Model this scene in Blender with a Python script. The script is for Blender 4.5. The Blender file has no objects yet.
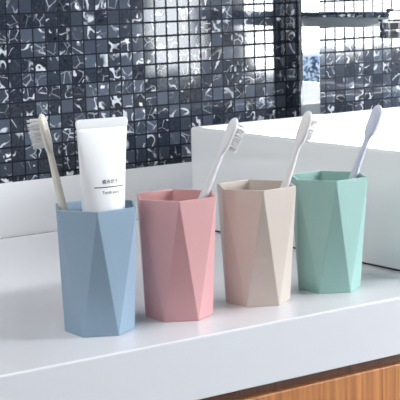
import bpy, bmesh, math, random
from mathutils import Vector, Matrix
random.seed(7)
C = bpy.context.scene.collection
S = bpy.context.scene
PI = math.pi

# ------------------------------------------------------------------ materials
def new_mat(name):
    m = bpy.data.materials.new(name); m.use_nodes = True
    nt = m.node_tree
    return m, nt, nt.nodes['Principled BSDF']

def simple(name, col, rough=.5, metal=0., ior=1.5, coat=0., sss=0., noise=0., nscale=400., bump=0.):
    m, nt, b = new_mat(name)
    b.inputs['Base Color'].default_value = (*col, 1)
    b.inputs['Roughness'].default_value = rough
    b.inputs['Metallic'].default_value = metal
    b.inputs['IOR'].default_value = ior
    b.inputs['Coat Weight'].default_value = coat
    b.inputs['Coat Roughness'].default_value = .08
    if sss:
        b.inputs['Subsurface Weight'].default_value = sss
        b.inputs['Subsurface Radius'].default_value = (.004, .004, .004)
        b.inputs['Subsurface Scale'].default_value = 1.0
    if noise or bump:
        tc = nt.nodes.new('ShaderNodeTexCoord')
        n = nt.nodes.new('ShaderNodeTexNoise'); n.inputs['Scale'].default_value = nscale
        n.inputs['Detail'].default_value = 4
        nt.links.new(tc.outputs['Object'], n.inputs['Vector'])
        if noise:
            mx = nt.nodes.new('ShaderNodeMix'); mx.data_type = 'RGBA'
            mx.inputs['A'].default_value = (*[c*(1-noise) for c in col], 1)
            mx.inputs['B'].default_value = (*[min(1, c*(1+noise)) for c in col], 1)
            nt.links.new(n.outputs['Fac'], mx.inputs['Factor'])
            nt.links.new(mx.outputs['Result'], b.inputs['Base Color'])
        if bump:
            bp = nt.nodes.new('ShaderNodeBump'); bp.inputs['Strength'].default_value = bump
            bp.inputs['Distance'].default_value = .0003
            nt.links.new(n.outputs['Fac'], bp.inputs['Height'])
            nt.links.new(bp.outputs['Normal'], b.inputs['Normal'])
    return m

def M(nt, op, a, b=None, c=None, clamp=False):
    n = nt.nodes.new('ShaderNodeMath'); n.operation = op; n.use_clamp = clamp
    for i, v in enumerate((a, b, c)):
        if v is None: continue
        if isinstance(v, (int, float)): n.inputs[i].default_value = v
        else: nt.links.new(v, n.inputs[i])
    return n.outputs[0]

def VM(nt, op, a, b=None, scale=None):
    n = nt.nodes.new('ShaderNodeVectorMath'); n.operation = op
    for i, v in enumerate((a, b)):
        if v is None: continue
        if isinstance(v, tuple): n.inputs[i].default_value = v
        else: nt.links.new(v, n.inputs[i])
    if scale is not None:
        if isinstance(scale, (int, float)): n.inputs['Scale'].default_value = scale
        else: nt.links.new(scale, n.inputs['Scale'])
    return n.outputs[0]

def mixc(nt, f, a, b):
    mx = nt.nodes.new('ShaderNodeMix'); mx.data_type = 'RGBA'
    for k, v in (('Factor', f), ('A', a), ('B', b)):
        if isinstance(v, tuple): mx.inputs[k].default_value = (*v, 1)
        elif isinstance(v, (int, float)): mx.inputs[k].default_value = v
        else: nt.links.new(v, mx.inputs[k])
    return mx.outputs['Result']

T = .01661; C0 = .78704; R0 = .25137
def mosaic_material():
    m, nt, b = new_mat('polished_marble_mosaic')
    tc = nt.nodes.new('ShaderNodeTexCoord')
    sp = nt.nodes.new('ShaderNodeSeparateXYZ'); nt.links.new(tc.outputs['Object'], sp.inputs[0])
    u = M(nt, 'MULTIPLY', M(nt, 'SUBTRACT', sp.outputs['X'], C0), 1/T)
    v = M(nt, 'MULTIPLY', M(nt, 'SUBTRACT', sp.outputs['Z'], R0), 1/T)
    cu, cv = M(nt, 'FLOOR', u), M(nt, 'FLOOR', v)
    fu, fv = M(nt, 'FRACT', u), M(nt, 'FRACT', v)
    eu = M(nt, 'MINIMUM', fu, M(nt, 'SUBTRACT', 1., fu))
    ev = M(nt, 'MINIMUM', fv, M(nt, 'SUBTRACT', 1., fv))
    e = M(nt, 'MINIMUM', eu, ev)
    tile = M(nt, 'MULTIPLY_ADD', e, 30., -1.5, clamp=True)         # 0 in the joint, 1 on the tile
    cell = nt.nodes.new('ShaderNodeCombineXYZ')
    nt.links.new(cu, cell.inputs[0]); nt.links.new(cv, cell.inputs[1])
    wn = nt.nodes.new('ShaderNodeTexWhiteNoise'); wn.noise_dimensions = '3D'
    nt.links.new(cell.outputs[0], wn.inputs['Vector'])
    rnd, rcol = wn.outputs['Value'], wn.outputs['Color']
    wn2 = nt.nodes.new('ShaderNodeTexWhiteNoise'); wn2.noise_dimensions = '3D'
    nt.links.new(VM(nt, 'ADD', cell.outputs[0], (17.3, 5.1, 9.7)), wn2.inputs['Vector'])
    rnd2 = wn2.outputs['Value']
    # every tile is cut from another piece of stone: offset the stone by the tile
    st = VM(nt, 'ADD', tc.outputs['Object'], VM(nt, 'SCALE', rcol, scale=9.))
    def noise(scale, det, dist=0., off=0.):
        n = nt.nodes.new('ShaderNodeTexNoise'); n.inputs['Scale'].default_value = scale
        n.inputs['Detail'].default_value = det; n.inputs['Distortion'].default_value = dist
        nt.links.new(VM(nt, 'ADD', st, (off, off, off)), n.inputs['Vector'])
        return n.outputs['Fac']
    n1 = noise(48, 1., .25); n2 = noise(42, 1., .1, 3.); n3 = noise(95, 2, 0., 7.); n4 = noise(300, 3, 0., 5.)
    ridge = M(nt, 'ABSOLUTE', M(nt, 'SUBTRACT', n1, .5))
    wid = M(nt, 'MULTIPLY_ADD', n3, .12, -.030)
    vein = M(nt, 'MULTIPLY', M(nt, 'SUBTRACT', wid, ridge), 60., clamp=True)
    gate = M(nt, 'MULTIPLY', M(nt, 'SUBTRACT', n2, .47), 9., clamp=True)
    vein = M(nt, 'MULTIPLY', vein, gate)
    vo = nt.nodes.new('ShaderNodeTexVoronoi'); vo.feature = 'DISTANCE_TO_EDGE'; vo.inputs['Scale'].default_value = 75
    nt.links.new(st, vo.inputs['Vector'])
    hair = M(nt, 'MULTIPLY', M(nt, 'SUBTRACT', M(nt, 'MULTIPLY', n3, .11), vo.outputs['Distance']), 22., clamp=True)
    hair = M(nt, 'MULTIPLY', hair, M(nt, 'MULTIPLY', M(nt, 'SUBTRACT', n1, .46), 5., clamp=True))
    hair = M(nt, 'MULTIPLY', hair, M(nt, 'MULTIPLY_ADD', rnd2, 1.5, -.35, clamp=True))
    blob = M(nt, 'MULTIPLY', M(nt, 'SUBTRACT', n3, .66), 14., clamp=True)
    blob = M(nt, 'MULTIPLY', blob, M(nt, 'GREATER_THAN', rnd2, .45))
    base = mixc(nt, M(nt, 'POWER', rnd, 1.9), (.009, .013, .022), (.075, .095, .132))
    base = mixc(nt, M(nt, 'MULTIPLY', M(nt, 'SUBTRACT', n4, .35), 1.1, clamp=True), base, (.055, .07, .10))
    c = mixc(nt, hair, base, (.42, .45, .50))
    c = mixc(nt, M(nt, 'MULTIPLY', vein, .85), c, (.60, .63, .68))
    c = mixc(nt, blob, c, (.72, .74, .78))
    c = mixc(nt, tile, (.010, .013, .021), c)
    nt.links.new(c, b.inputs['Base Color'])
    nt.links.new(M(nt, 'MULTIPLY_ADD', tile, -.66, .72), b.inputs['Roughness'])
    nt.links.new(M(nt, 'MULTIPLY_ADD', tile, .36, .03), b.inputs['Specular IOR Level'])
    b.inputs['IOR'].default_value = 1.6
    # tiles sit a touch out of true
    geo = nt.nodes.new('ShaderNodeNewGeometry')
    tilt = VM(nt, 'SCALE', VM(nt, 'SUBTRACT', rcol, (.5, .5, .5)), scale=.008)
    nrm = VM(nt, 'NORMALIZE', VM(nt, 'ADD', geo.outputs['Normal'], tilt))
    hgt = n2
    bp = nt.nodes.new('ShaderNodeBump'); bp.inputs['Strength'].default_value = .02
    bp.inputs['Distance'].default_value = .0004
    nt.links.new(hgt, bp.inputs['Height']); nt.links.new(nrm, bp.inputs['Normal'])
    nt.links.new(bp.outputs['Normal'], b.inputs['Normal'])
    return m

def wood_material(name, c1, c2, c3, rough=.45):
    m, nt, b = new_mat(name)
    tc = nt.nodes.new('ShaderNodeTexCoord')
    mp = nt.nodes.new('ShaderNodeMapping'); mp.inputs['Scale'].default_value = (260, 60, 9)
    nt.links.new(tc.outputs['Object'], mp.inputs[0])
    n = nt.nodes.new('ShaderNodeTexNoise'); n.inputs['Scale'].default_value = 1.; n.inputs['Detail'].default_value = 5
    n.inputs['Distortion'].default_value = .4
    nt.links.new(mp.outputs[0], n.inputs['Vector'])
    mp2 = nt.nodes.new('ShaderNodeMapping'); mp2.inputs['Scale'].default_value = (60, 20, 3)
    nt.links.new(tc.outputs['Object'], mp2.inputs[0])
    n2 = nt.nodes.new('ShaderNodeTexNoise'); n2.inputs['Scale'].default_value = 1.
    nt.links.new(mp2.outputs[0], n2.inputs['Vector'])
    f = M(nt, 'MULTIPLY_ADD', M(nt, 'SUBTRACT', n.outputs['Fac'], .5), 2.6, .5, clamp=True)
    c = mixc(nt, f, c1, c2)
    c = mixc(nt, M(nt, 'MULTIPLY', M(nt, 'SUBTRACT', n2.outputs['Fac'], .45), 2., clamp=True), c, c3)
    nt.links.new(c, b.inputs['Base Color'])
    b.inputs['Roughness'].default_value = rough
    return m

def emit_mat(name, col, s):
    m = bpy.data.materials.new(name); m.use_nodes = True; nt = m.node_tree
    nt.nodes.remove(nt.nodes['Principled BSDF'])
    e = nt.nodes.new('ShaderNodeEmission'); e.inputs[0].default_value = (*col, 1); e.inputs[1].default_value = s
    nt.links.new(e.outputs[0], nt.nodes['Material Output'].inputs[0])
    return m

MOSAIC = mosaic_material()
QUARTZ = simple('white_quartz', (.72, .73, .77), .09, noise=.02, nscale=900)
UPSTAND = simple('white_upstand', (.83, .84, .86), .30)
CERAMIC = simple('white_ceramic', (.88, .90, .90), .12, coat=.3)
SATIN = simple('satin_steel', (.80, .84, .85), .42, metal=1.)  # pale satin finish stands in for a reflection on the chrome spout
CHROME = simple('chrome', (.88, .90, .92), .006, metal=1.)
DARKGAP = simple('dark_seal', (.03, .03, .03), .7)
OAK = wood_material('oak_veneer', (.33, .115, .028), (.63, .255, .078), (.52, .195, .055))
OAKDARK = wood_material('stained_oak_rail', (.05, .013, .004), (.13, .038, .011), (.09, .024, .007))  # oak stain darkened to hold the shade of the recess
PAINT = simple('grey_paint', (.17, .175, .185), .8)
CEIL = simple('white_ceiling', (.55, .55, .55), .9)
FLOORM = simple('grey_floor_tile', (.18, .175, .17), .4, noise=.1, nscale=8)
FRAME = simple('white_window_frame', (.75, .75, .75), .4)

# ------------------------------------------------------------------ helpers
def link(name, bm, mat, parent=None, smooth=False, bevel=None):
    me = bpy.data.meshes.new(name)
    bmesh.ops.recalc_face_normals(bm, faces=bm.faces)
    bm.to_mesh(me); bm.free()
    if smooth:
        for p in me.polygons: p.use_smooth = True
    if mat: me.materials.append(mat)
    o = bpy.data.objects.new(name, me); C.objects.link(o)
    if parent:
        o.parent = parent
        o.matrix_parent_inverse = Matrix.Identity(4)
    if bevel:
        md = o.modifiers.new('bevel', 'BEVEL'); md.width = bevel[0]; md.segments = bevel[1]
        md.limit_method = 'ANGLE'; md.angle_limit = math.radians(25)
        md.harden_normals = False
    return o

def box(bm, x0, x1, y0, y1, z0, z1):
    v = [bm.verts.new(p) for p in ((x0,y0,z0),(x1,y0,z0),(x1,y1,z0),(x0,y1,z0),(x0,y0,z1),(x1,y0,z1),(x1,y1,z1),(x0,y1,z1))]
    for f in ((0,3,2,1),(4,5,6,7),(0,1,5,4),(1,2,6,5),(2,3,7,6),(3,0,4,7)):
        bm.faces.new([v[i] for i in f])

def boxbm(*a):
    bm = bmesh.new(); box(bm, *a); return bm

def loft(bm, rings, cap0=True, cap1=True):
    R = [[bm.verts.new(p) for p in r] for r in rings]
    n = len(R[0])
    for a, b in zip(R, R[1:]):
        for i in range(n):
            bm.faces.new((a[i], a[(i+1) % n], b[(i+1) % n], b[i]))
    if cap0: bm.faces.new(R[0][::-1])
    if cap1: bm.faces.new(R[-1])
    return R

def thing(name, label, cat, loc=(0, 0, 0), group=None):
    o = bpy.data.objects.new(name, None); C.objects.link(o); o.location = loc
    o.empty_display_size = .02
    o['label'] = label; o['category'] = cat
    if group: o['group'] = group
    return o

def struct(o):
    o['kind'] = 'structure'; return o

def ring(cx, cy, z, r, n=32, ph=0):
    return [(cx + r*math.cos(ph + 2*PI*i/n), cy + r*math.sin(ph + 2*PI*i/n), z) for i in range(n)]

# ------------------------------------------------------------------ the room
W = 1.47793; FR = .9555; ZF = -.86; ZC = 1.75; YB = -1.0; XL = -1.3; XR = 4.3; ZM = .0623
o = struct(link('wall_back', boxbm(XL, XR, W, W+.1, ZF, ZC), MOSAIC))
o = struct(link('floor', boxbm(XL-.1, XR+.1, YB-.1, W+.1, ZF-.05, ZF), FLOORM))
o = struct(link('ceiling', boxbm(XL-.1, XR+.1, YB-.1, W+.1, ZC, ZC+.05), CEIL))
o = struct(link('wall_left', boxbm(XL-.1, XL, YB, W, ZF, ZC), PAINT))
o = struct(link('wall_right', boxbm(XR, XR+.1, YB, W, ZF, ZC), PAINT))
o = struct(link('wall_front', boxbm(XL, XR, YB-.1, YB, ZF, ZC), PAINT))
o = struct(link('trim_1', boxbm(XL, XR-.005, W-.0018, W-.0001, .0, ZM), UPSTAND))     # white upstand behind the worktop
WIN = [(2.62, 2.795, -.02, 1.25, 14.), (3.01, 3.15, -.03, 1.25, 39.), (3.19, 4.22, .022, 1.45, 33.)]
for i, (a, b_, z0, z1, s) in enumerate(WIN):
    fr = struct(link('window_%d' % (i+1), boxbm(a-.019, b_+.019, YB, YB+.012, z0-.02, z1+.03), FRAME, bevel=(.002, 2)))
    pn = link('window_pane', boxbm(a, b_, YB+.012, YB+.016, z0, z1), emit_mat('daylight_%d' % i, (.93, .97, 1.), s), fr)
    pn['kind'] = 'structure'
PEBBLE, nt, b = new_mat('blue_and_white_pebble_mosaic')
tc = nt.nodes.new('ShaderNodeTexCoord'); vo = nt.nodes.new('ShaderNodeTexVoronoi'); vo.inputs['Scale'].default_value = 120
nt.links.new(tc.outputs['Object'], vo.inputs['Vector'])
sc = nt.nodes.new('ShaderNodeSeparateColor'); nt.links.new(vo.outputs['Color'], sc.inputs[0])
pc = mixc(nt, M(nt, 'GREATER_THAN', sc.outputs[0], .45), (.02, .06, .18), (.75, .86, .95))
pc = mixc(nt, M(nt, 'GREATER_THAN', sc.outputs[1], .72), pc, (.25, .42, .66))
nt.links.new(pc, b.inputs['Base Color']); b.inputs['Roughness'].default_value = .3
fr = struct(link('window_4', boxbm(XL, XL+.012, -.80, -.20, -.15, 1.25), FRAME, bevel=(.002, 2)))  # unseen glowing panel, added to put a bright edge on the faucet post
pn = link('window_pane', boxbm(XL+.012, XL+.016, -.77, -.23, -.12, 1.22), emit_mat('daylight_left', (.93, .97, 1.), 2.2), fr)
pn['kind'] = 'structure'
# unseen mosaic border and pale panel, added for the faucet post to reflect
o = struct(link('trim_2', boxbm(3.0, 4.25, YB, YB+.02, -.112, -.055), PEBBLE))
o = struct(link('trim_4', boxbm(3.172, 4.25, YB, YB+.02, -.0548, .0015), PEBBLE))
o = struct(link('trim_3', boxbm(3.0, 4.25, YB, YB+.018, ZF+.001, -.113), simple('pale_panel', (.85, .86, .87), .5)))

# ------------------------------------------------------------------ worktop, cabinet
wt = link('worktop', boxbm(-.35, 2.3, FR, W-.0025, -.0530, 0.), QUARTZ, bevel=(.0016, 3))
wt['label'] = 'glossy white stone worktop with a thick front edge'; wt['category'] = 'worktop'
cab = thing('vanity_cabinet', 'oak wooden cabinet carrying the white worktop', 'cabinet', (.98, 1.22, ZF))
def cloc(bm):
    bmesh.ops.translate(bm, verts=bm.verts, vec=(-.98, -1.22, -ZF)); return bm
link('cabinet_body', cloc(boxbm(-.33, 2.28, .992, W-.004, ZF+.08, -.0532)), OAKDARK, cab)
o = link('top_rail', cloc(boxbm(-.33, 2.28, .9675, .9915, -.0630, -.0534)), OAKDARK, cab); o['label'] = 'dark stained recessed rail'
link('plinth', cloc(boxbm(-.30, 2.25, 1.04, W-.004, ZF, ZF+.079)), OAKDARK, cab)
for a, b_ in ((-.33, .368), (.372, 1.328), (1.332, 2.28)):
    for z0, z1 in ((-.36, -.0637), (-.68, -.3635)):
        link('drawer_front', cloc(boxbm(a, b_, .9615, .9915, z0, z1)), OAK, cab, bevel=(.0012, 2))

# ------------------------------------------------------------------ basin
def rrect(x0, x1, y0, y1, r, z, n=6):
    pts = []
    for cx, cy, a0 in ((x1-r, y1-r, 0), (x0+r, y1-r, PI/2), (x0+r, y0+r, PI), (x1-r, y0+r, 1.5*PI)):
        for k in range(n+1):
            a = a0 + PI/2*k/n
            pts.append((cx + r*math.cos(a), cy + r*math.sin(a), z))
    return pts
BX0, BX1, BY0, BY1, HB = .968, 1.50, .990, 1.3863, .1172
sink = thing('wash_basin', 'white ceramic rectangular wash basin standing on the worktop', 'basin', (1.234, 1.188, 0))
def basin_bm():
    bm = bmesh.new(); rings = []
    def rr(ins, z, r): return [(x-1.234, y-1.188, zz) for x, y, zz in rrect(BX0+ins, BX1-ins, BY0+ins, BY1-ins, max(r*.55, .002), z)]
    rings.append(rr(.0015, .0022, .0095))
    rings.append(rr(0., .0040, .011))
    rings.append(rr(0., HB-.0035, .011))
    rings.append(rr(.0004, HB-.0018, .0107))
    rings.append(rr(.0013, HB-.0006, .010))
    rings.append(rr(.0028, HB, .009))
    rings.append(rr(.0070, HB, .007))
    rings.append(rr(.0085, HB-.0006, .0125))
    rings.append(rr(.0095, HB-.0025, .016))
    rings.append(rr(.016, .050, .022))
    rings.append(rr(.020, .030, .026))
    rings.append(rr(.028, .020, .03))
    rings.append(rr(.045, .0155, .03))
    loft(bm, rings)
    return bm
o = link('bowl', basin_bm(), CERAMIC, sink, smooth=True)
bm = bmesh.new(); loft(bm, [[(x-1.234, y-1.188, z) for x, y, z in rrect(BX0+.004, BX1-.004, BY0+.004, BY1-.004, .008, zz)] for zz in (.0, .0025)])
link('silicone_joint', bm, DARKGAP, sink)  # near-black foot, the shade of the gap under the basin is its colour
bm = bmesh.new(); loft(bm, [ring(0, .05, .0150, .024), ring(0, .05, .0185, .024), ring(0, .05, .0195, .022)])
link('drain', bm, CHROME, sink)

# ------------------------------------------------------------------ faucet
FX0, FX1, FY0, FY1 = 1.1871, 1.2199, 1.4490, 1.4610
fxc, fyc = (FX0+FX1)/2, (FY0+FY1)/2
fau = thing('basin_faucet', 'tall chrome basin faucet with a flat post and long straight spout', 'faucet', (fxc, fyc, 0))
def floc(bm):
    bmesh.ops.translate(bm, verts=bm.verts, vec=(-fxc, -fyc, 0)); return bm
link('post', floc(boxbm(FX0, FX1, FY0, FY1, .004, .318)), CHROME, fau, bevel=(.0030, 6))
link('base_plate', floc(boxbm(FX0-.006, FX1+.006, FY0-.008, FY1+.006, 0, .004)), CHROME, fau, bevel=(.001, 2))
SP = [(FY0-.0002, .2405, .2337, .2215, .004), (1.40, .2407, .2337, .2218, .004), (1.335, .2411, .2340, .2228, .004),
      (1.312, .2413, .2343, .2270, .003), (1.286, .2413, .2348, .2330, .002)]
bm = bmesh.new()
loft(bm, [[(FX0, y, zt), (FX1, y, zt), (FX1, y, zm), (FX0, y, zm)] for y, zt, zm, zb, i_ in SP])
link('spout', floc(bm), CHROME, fau, bevel=(.0006, 2))
bm = bmesh.new()
loft(bm, [[(FX0+.0006, y, zm-.0001), (FX1-.0006, y, zm-.0001), (FX1-.0006-i_, y, zb), (FX0+.0006+i_, y, zb)] for y, zt, zm, zb, i_ in SP])
o = link('spout_underside', floc(bm), SATIN, fau); o['label'] = 'satin grey underside of the spout'
ax, ay = fxc, 1.3010
bm = bmesh.new()
loft(bm, [ring(ax, ay, .2095, .0105), ring(ax, ay, .2100, .0125), ring(ax, ay, .2180, .0128), ring(ax, ay, .2184, .0121), ring(ax, ay, .2196, .0121),
          ring(ax, ay, .2200, .0130), ring(ax, ay, .2290, .0134), ring(ax, ay, .2295, .0155), ring(ax, ay, .2326, .0160)])
link('aerator', floc(bm), CHROME, fau, bevel=(.0004, 2))
bm = bmesh.new(); loft(bm, [ring(ax, ay, .2412, .0050, 24), ring(ax, ay, .2440, .0050, 24), ring(ax, ay, .2446, .0042, 24)])
link('spout_screw', floc(bm), CHROME, fau)
link('lever', floc(boxbm(FX0+.004, FX1-.004, FY0-.07, FY1-.001, .3185, .3245)), CHROME, fau, bevel=(.001, 2))

# ------------------------------------------------------------------ tumblers
CUPS = [(.62361, 1.0298, 2.1065), (.70384, 1.02945, 2.0907), (.78947, 1.02887, 2.1322), (.87287, 1.02821, 2.1063)]
CH = .105; RT = .0376; RB = .0292
def cup_mat(name, col, speck):
    m = simple(name, col, .42, noise=.07, nscale=1500, bump=.12)
    return m
CM = [cup_mat('blue_wheat_plastic', (.265, .37, .475), 0), cup_mat('pink_wheat_plastic', (.64, .345, .352), 0),
      cup_mat('beige_wheat_plastic', (.60, .52, .465), 0), cup_mat('mint_wheat_plastic', (.32, .525, .485), 0)]
CL = ['pale blue faceted plastic tumbler holding a toothbrush and white tube', 'dusty pink faceted plastic tumbler holding a toothbrush',
      'beige faceted plastic tumbler holding a toothbrush', 'mint green faceted plastic tumbler holding a toothbrush']
def cup_bm(ph):
    bm = bmesh.new()
    def hexr(R, z, rot): return [bm.verts.new((R*math.cos(ph+rot+k*PI/3), R*math.sin(ph+rot+k*PI/3), z)) for k in range(6)]
    ob, ot = hexr(RB, 0, PI/6), hexr(RT, CH, 0)
    it, ib = hexr(RT-.0024, CH, 0), hexr(RB-.0022, .004, PI/6)
    def anti(b, t):
        for k in range(6):
            bm.faces.new((b[k], t[(k+1) % 6], t[k])); bm.faces.new((b[k], b[(k+1) % 6], t[(k+1) % 6]))
    anti(ob, ot)
    for k in range(6): bm.faces.new((ot[k], ot[(k+1) % 6], it[(k+1) % 6], it[k]))
    anti(ib, it)
    bm.faces.new(ob); bm.faces.new(ib)
    return bm
for (cx, cy, ph), m, l in zip(CUPS, CM, CL):
    o = link('tumbler', cup_bm(ph), m, None, bevel=(.0005, 2))
    o.location = (cx, cy, 0); o['label'] = l; o['category'] = 'tumbler'; o['group'] = 'faceted tumblers in a row on the worktop'

# ------------------------------------------------------------------ toothbrushes
def smooth_interp(tab, s):
    for (s0, *a), (s1, *b) in zip(tab, tab[1:]):
        if s <= s1:
            t = (s-s0)/(s1-s0); t = t*t*(3-2*t)*.6 + t*.4
            return [x+(y-x)*t for x, y in zip(a, b)]
    return tab[-1][1:]
# distance from butt, half width, half thickness, offset of the centre towards the bristles
BT = [(0, .0015, .0012, 0), (.002, .0036, .0026, 0), (.03, .0042, .0034, 0), (.085, .0040, .0033, 0), (.115, .0033, .0029, 0), (.134, .0025, .0024, .0),
      (.1415, .0024, .0024, .0), (.1465, .0048, .0026, .0), (.152, .0056, .0026, 0), (.166, .0054, .0025, 0), (.1715, .0040, .0021, 0), (.174, .0012, .0008, 0)]
def brush_meshes(L, hw=1.0):
    bm = bmesh.new(); rings = []
    N = 90; n = 20
    for i in range(N+1):
        s = .174*i/N
        w, t, off = smooth_interp(BT, s)
        w *= 1+(hw-1)*min(1, max(0, (s-.138)/.01))
        z = s + (L-.174) if s > .01 else s*(1+(L-.174)/.01)
        pw = .8
        r = []
        for k in range(n):
            a = 2*PI*k/n; ca, sa = math.cos(a), math.sin(a)
            r.append((w*math.copysign(abs(ca)**pw, ca), t*math.copysign(abs(sa)**pw, sa)+off, z))
        rings.append(r)
    loft(bm, rings)
    # bristles: tufts of round filaments
    bb = bmesh.new()
    rng = random.Random(3)
    z0 = L-.174
    for row in range(9):
        z = z0 + .1475 + row*.00272
        cols = (-1.5, -.5, .5, 1.5) if 0 < row < 8 else (-.8, .8)
        for cidx in cols:
            bx = cidx*.0024
            for f in range(10):
                a = rng.random()*2*PI; rr = .00085*math.sqrt(rng.random())
                ln = .0108 + rng.uniform(-.0006, .0006) + (.0006 if row in (0, 8) else 0)
                px, pz = bx + rr*math.cos(a), z + rr*math.sin(a)
                qx, qz = bx + rr*1.5*math.cos(a) + rng.uniform(-.0002, .0002), z + rr*1.5*math.sin(a) + rng.uniform(-.0003, .0003)
                if row == 8 and f == 0: qz += .002
                def tri(x, y, zz, rad): return [(x+rad*math.cos(j*2*PI/3), y, zz+rad*math.sin(j*2*PI/3)) for j in range(3)]
                loft(bb, [tri(px, .0018, pz, .00027), tri(qx, .0018+ln, qz, .00022)])
    return bm, bb
BR_MAT = simple('nylon_bristle', (.95, .95, .94), .45, sss=.6)
def toothbrush(P0, P2, face, mat, label, hw=1.0, L=None):
    P0, P2 = Vector(P0), Vector(P2)
    Z = (P2-P0).normalized(); L = (P2-P0).length
    Y = Vector(face); Y = (Y - Z*Y.dot(Z)).normalized(); X = Y.cross(Z)
    t = thing('toothbrush', label, 'toothbrush', tuple(P0), 'toothbrushes standing in the tumblers')
    t.rotation_mode = 'QUATERNION'; t.rotation_quaternion = Matrix((X, Y, Z)).transposed().to_quaternion()
    h, b = brush_meshes(L, hw)
    link('handle', h, mat, t, smooth=True)
    o = link('bristles', b, BR_MAT, t)
CAMR = Vector((.81378, -.58066, -.02432)); CAMF = Vector((.5711, .80673, -.1518))
def bm_mat(n, c): return simple(n, c, .33)
toothbrush((.6206, 1.0418, .0085), (.5877, 1.0507, .1816), -CAMR*.9 + CAMF*.4, bm_mat('cream_brush_plastic', (.72, .68, .61)),
           'cream toothbrush leaning left in the blue tumbler, bristles facing left', .95)
toothbrush((.6863, 1.0365, .0085), (.7581, 1.0143, .1677), CAMR*.72 + CAMF*.7, bm_mat('grey_white_brush_plastic', (.72, .73, .76)),
           'light grey toothbrush leaning right in the pink tumbler')
toothbrush((.7805, 1.0289, .0085), (.8293, 1.0014, .1693), CAMR*.68 + CAMF*.75, bm_mat('white_brush_plastic', (.80, .79, .79)),
           'off-white toothbrush leaning right in the beige tumbler')
toothbrush((.8654, 1.0380, .0085), (.9206, 1.0108, .1675), CAMR*.42 + CAMF*.85, bm_mat('lilac_brush_plastic', (.62, .66, .78)),
           'pale lilac toothbrush leaning right in the mint green tumbler')

# ------------------------------------------------------------------ toothpaste tube
TB = Vector((.6262, 1.0243, .0045)); TT = Vector((.6283, 1.0229, .1768))
tz = (TT-TB).normalized(); ty = Vector((.04, 1, 0)); ty = (ty - tz*ty.dot(tz)).normalized(); tx = ty.cross(tz)
tube = thing('toothpaste_tube', 'white toothpaste tube with small dark print standing in the blue tumbler', 'tube', TB)
tube.rotation_mode = 'QUATERNION'; tube.rotation_quaternion = Matrix((tx, ty, tz)).transposed().to_quaternion()
TL = (TT-TB).length
Z0, Z1 = .022, TL-.0068       # shoulder, start of the crimp
def tsec(z):
    t = max(0, min(1, (z-Z0)/(Z1-Z0)))
    a = .0158 + (.0236-.0158)*t**1.35
    b = .0152*(1-t**2.2) + .0007
    return a, b
def tpt(ang, z, off=0):
    a, b = tsec(z)
    x, y = a*math.cos(ang), b*math.sin(ang)
    nx, ny = math.cos(ang)/a, math.sin(ang)/b
    l = math.hypot(nx, ny)
    return (x+off*nx/l, y+off*ny/l, z)
TUBE = simple('white_laminate', (.86, .87, .89), .38)
bm = bmesh.new(); n = 64
rings = []
for z, s in ((.0180, .62), (.0190, .80), (.0205, .95)):
    rings.append([(.0158*s*math.cos(2*PI*k/n), .0155*s*math.sin(2*PI*k/n), z) for k in range(n)])
for i in range(41):
    z = Z0 + (Z1-Z0)*i/40
    rings.append([tpt(2*PI*k/n, z) for k in range(n)])
loft(bm, rings)
link('tube_body', bm, TUBE, tube, smooth=True)
# crimped seal: flat band with rounded corners
bm = bmesh.new(); a = .0242; r = .0032; zc0, zc1 = Z1-.0004, TL
out = [(-a+.0006, zc0), (a-.0006, zc0)]
for k in range(7): out.append((a-r+r*math.cos(PI/2*k/6), zc1-r+r*math.sin(PI/2*k/6)))
for k in range(7): out.append((-a+r-r*math.sin(PI/2*k/6), zc1-r+r*math.cos(PI/2*k/6)))
loft(bm, [[(x, y, z) for x, z in out] for y in (-.0009, .0009)])
link('crimp_seal', bm, TUBE, tube, bevel=(.0003, 2))
bm = bmesh.new(); loft(bm, [ring(0, 0, 0, .0112), ring(0, 0, .0006, .0118), ring(0, 0, .0178, .0122), ring(0, 0, .0182, .0115)])
link('cap', bm, TUBE, tube, smooth=False)
INK = simple('dark_ink', (.03, .03, .04), .5)
INK2 = simple('grey_ink', (.13, .13, .15), .5)
def wrap(s, z): return tpt(-PI/2 + .09 + s/ (tsec(z)[0]*.93), z, .00012)
def text_on_tube(txt, size, zc, name, mat, fatten=0.):
    cu = bpy.data.curves.new('t', 'FONT'); cu.body = txt; cu.size = size; cu.align_x = 'CENTER'; cu.align_y = 'CENTER'
    cu.offset = fatten; cu.resolution_u = 3
    to = bpy.data.objects.new('t', cu); C.objects.link(to)
    bpy.context.view_layer.update()
    dg = bpy.context.evaluated_depsgraph_get()
    me = bpy.data.meshes.new_from_object(to.evaluated_get(dg))
    bpy.data.objects.remove(to)
    for v in me.vertices:
        w0 = wrap(v.co.x, zc + v.co.y); v.co = Vector((w0[0], w0[1]-.00022, w0[2]))
    me.materials.clear(); me.materials.append(mat)
    o = bpy.data.objects.new(name, me); C.objects.link(o); o.parent = tube
    return o
text_on_tube('歯みがき', .0037, .1212, 'printed_name', INK, .00006)
text_on_tube('Tooth paste', .0032, .1127, 'printed_caption', INK2, .00005)
bm = bmesh.new(); prev = None
for i in range(25):
    s = -.0142 + .0284*i/24
    cur = (bm.verts.new(wrap(s, .1166)), bm.verts.new(wrap(s, .1174)))
    if prev: bm.faces.new((prev[0], cur[0], cur[1], prev[1]))
    prev = cur
link('printed_line', bm, INK, tube)

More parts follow.
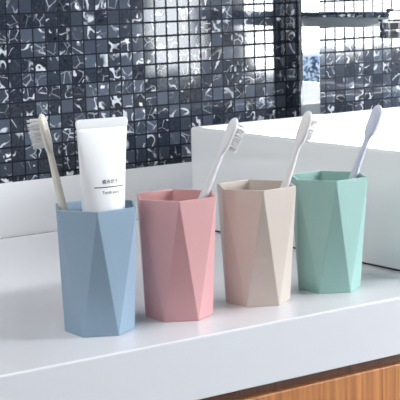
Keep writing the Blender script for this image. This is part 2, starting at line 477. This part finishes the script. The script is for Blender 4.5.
# ------------------------------------------------------------------ lights
def area(name, loc, size, power, col=(1, 1, 1), sy=None, aim=None):
    l = bpy.data.lights.new(name, 'AREA'); l.energy = power; l.color = col; l.size = size
    if sy: l.shape = 'RECTANGLE'; l.size_y = sy
    o = bpy.data.objects.new(name, l); C.objects.link(o); o.location = loc
    d = Vector(aim) - Vector(loc) if aim else Vector((0, 0, -1))
    o.rotation_mode = 'QUATERNION'; o.rotation_quaternion = d.to_track_quat('-Z', 'Y')
    return o
area('ceiling_lamp', (-.1, .75, ZC-.03), .9, 17, (1, .985, .96))  # added fill from above for worktop and basin side
area('wall_washer', (3.5, YB+.35, ZC-.03), .5, 30, (1, 1, 1), aim=(3.5, YB, -.1))  # added light, brightens the unseen strips that the post reflects
area('side_window_light', (XL+.03, 1.0, .5), .8, 6, (.9, .95, 1), sy=1.0, aim=(0, 1.1, .2))  # added fill from the left, not an actual window
l = bpy.data.lights.new('basin_downlight', 'SPOT'); l.energy = 75; l.spot_size = math.radians(23); l.spot_blend = .5; l.shadow_soft_size = .06  # added spot that brightens the inside of the basin
o = bpy.data.objects.new('basin_downlight', l); C.objects.link(o); o.location = (1.40, 1.22, ZC-.06)
w = bpy.data.worlds.new('world'); S.world = w; w.use_nodes = True
w.node_tree.nodes['Background'].inputs[0].default_value = (.8, .88, 1, 1)
w.node_tree.nodes['Background'].inputs[1].default_value = .5

# ------------------------------------------------------------------ camera
cd = bpy.data.cameras.new('camera'); cam = bpy.data.objects.new('camera', cd); C.objects.link(cam)
R_ = Vector((.81378068, -.58066312, -.02431735)); U_ = Vector((.10775631, .10963621, .9881136)); F_ = Vector((.57109507, .80672811, -.15178995))
mt = Matrix((R_, U_, -F_)).transposed().to_4x4(); mt.translation = (0, 0, .29157)
cam.matrix_world = mt
cd.sensor_width = 36; cd.lens = 36*1477.45/400; cd.clip_start = .05
cd.dof.use_dof = True; cd.dof.focus_distance = 1.27; cd.dof.aperture_fstop = 60
S.camera = cam
S.view_settings.view_transform = 'Standard'; S.view_settings.look = 'None'
S.view_settings.gamma = 1; S.view_settings.use_curve_mapping = False
S.view_settings.exposure = .38
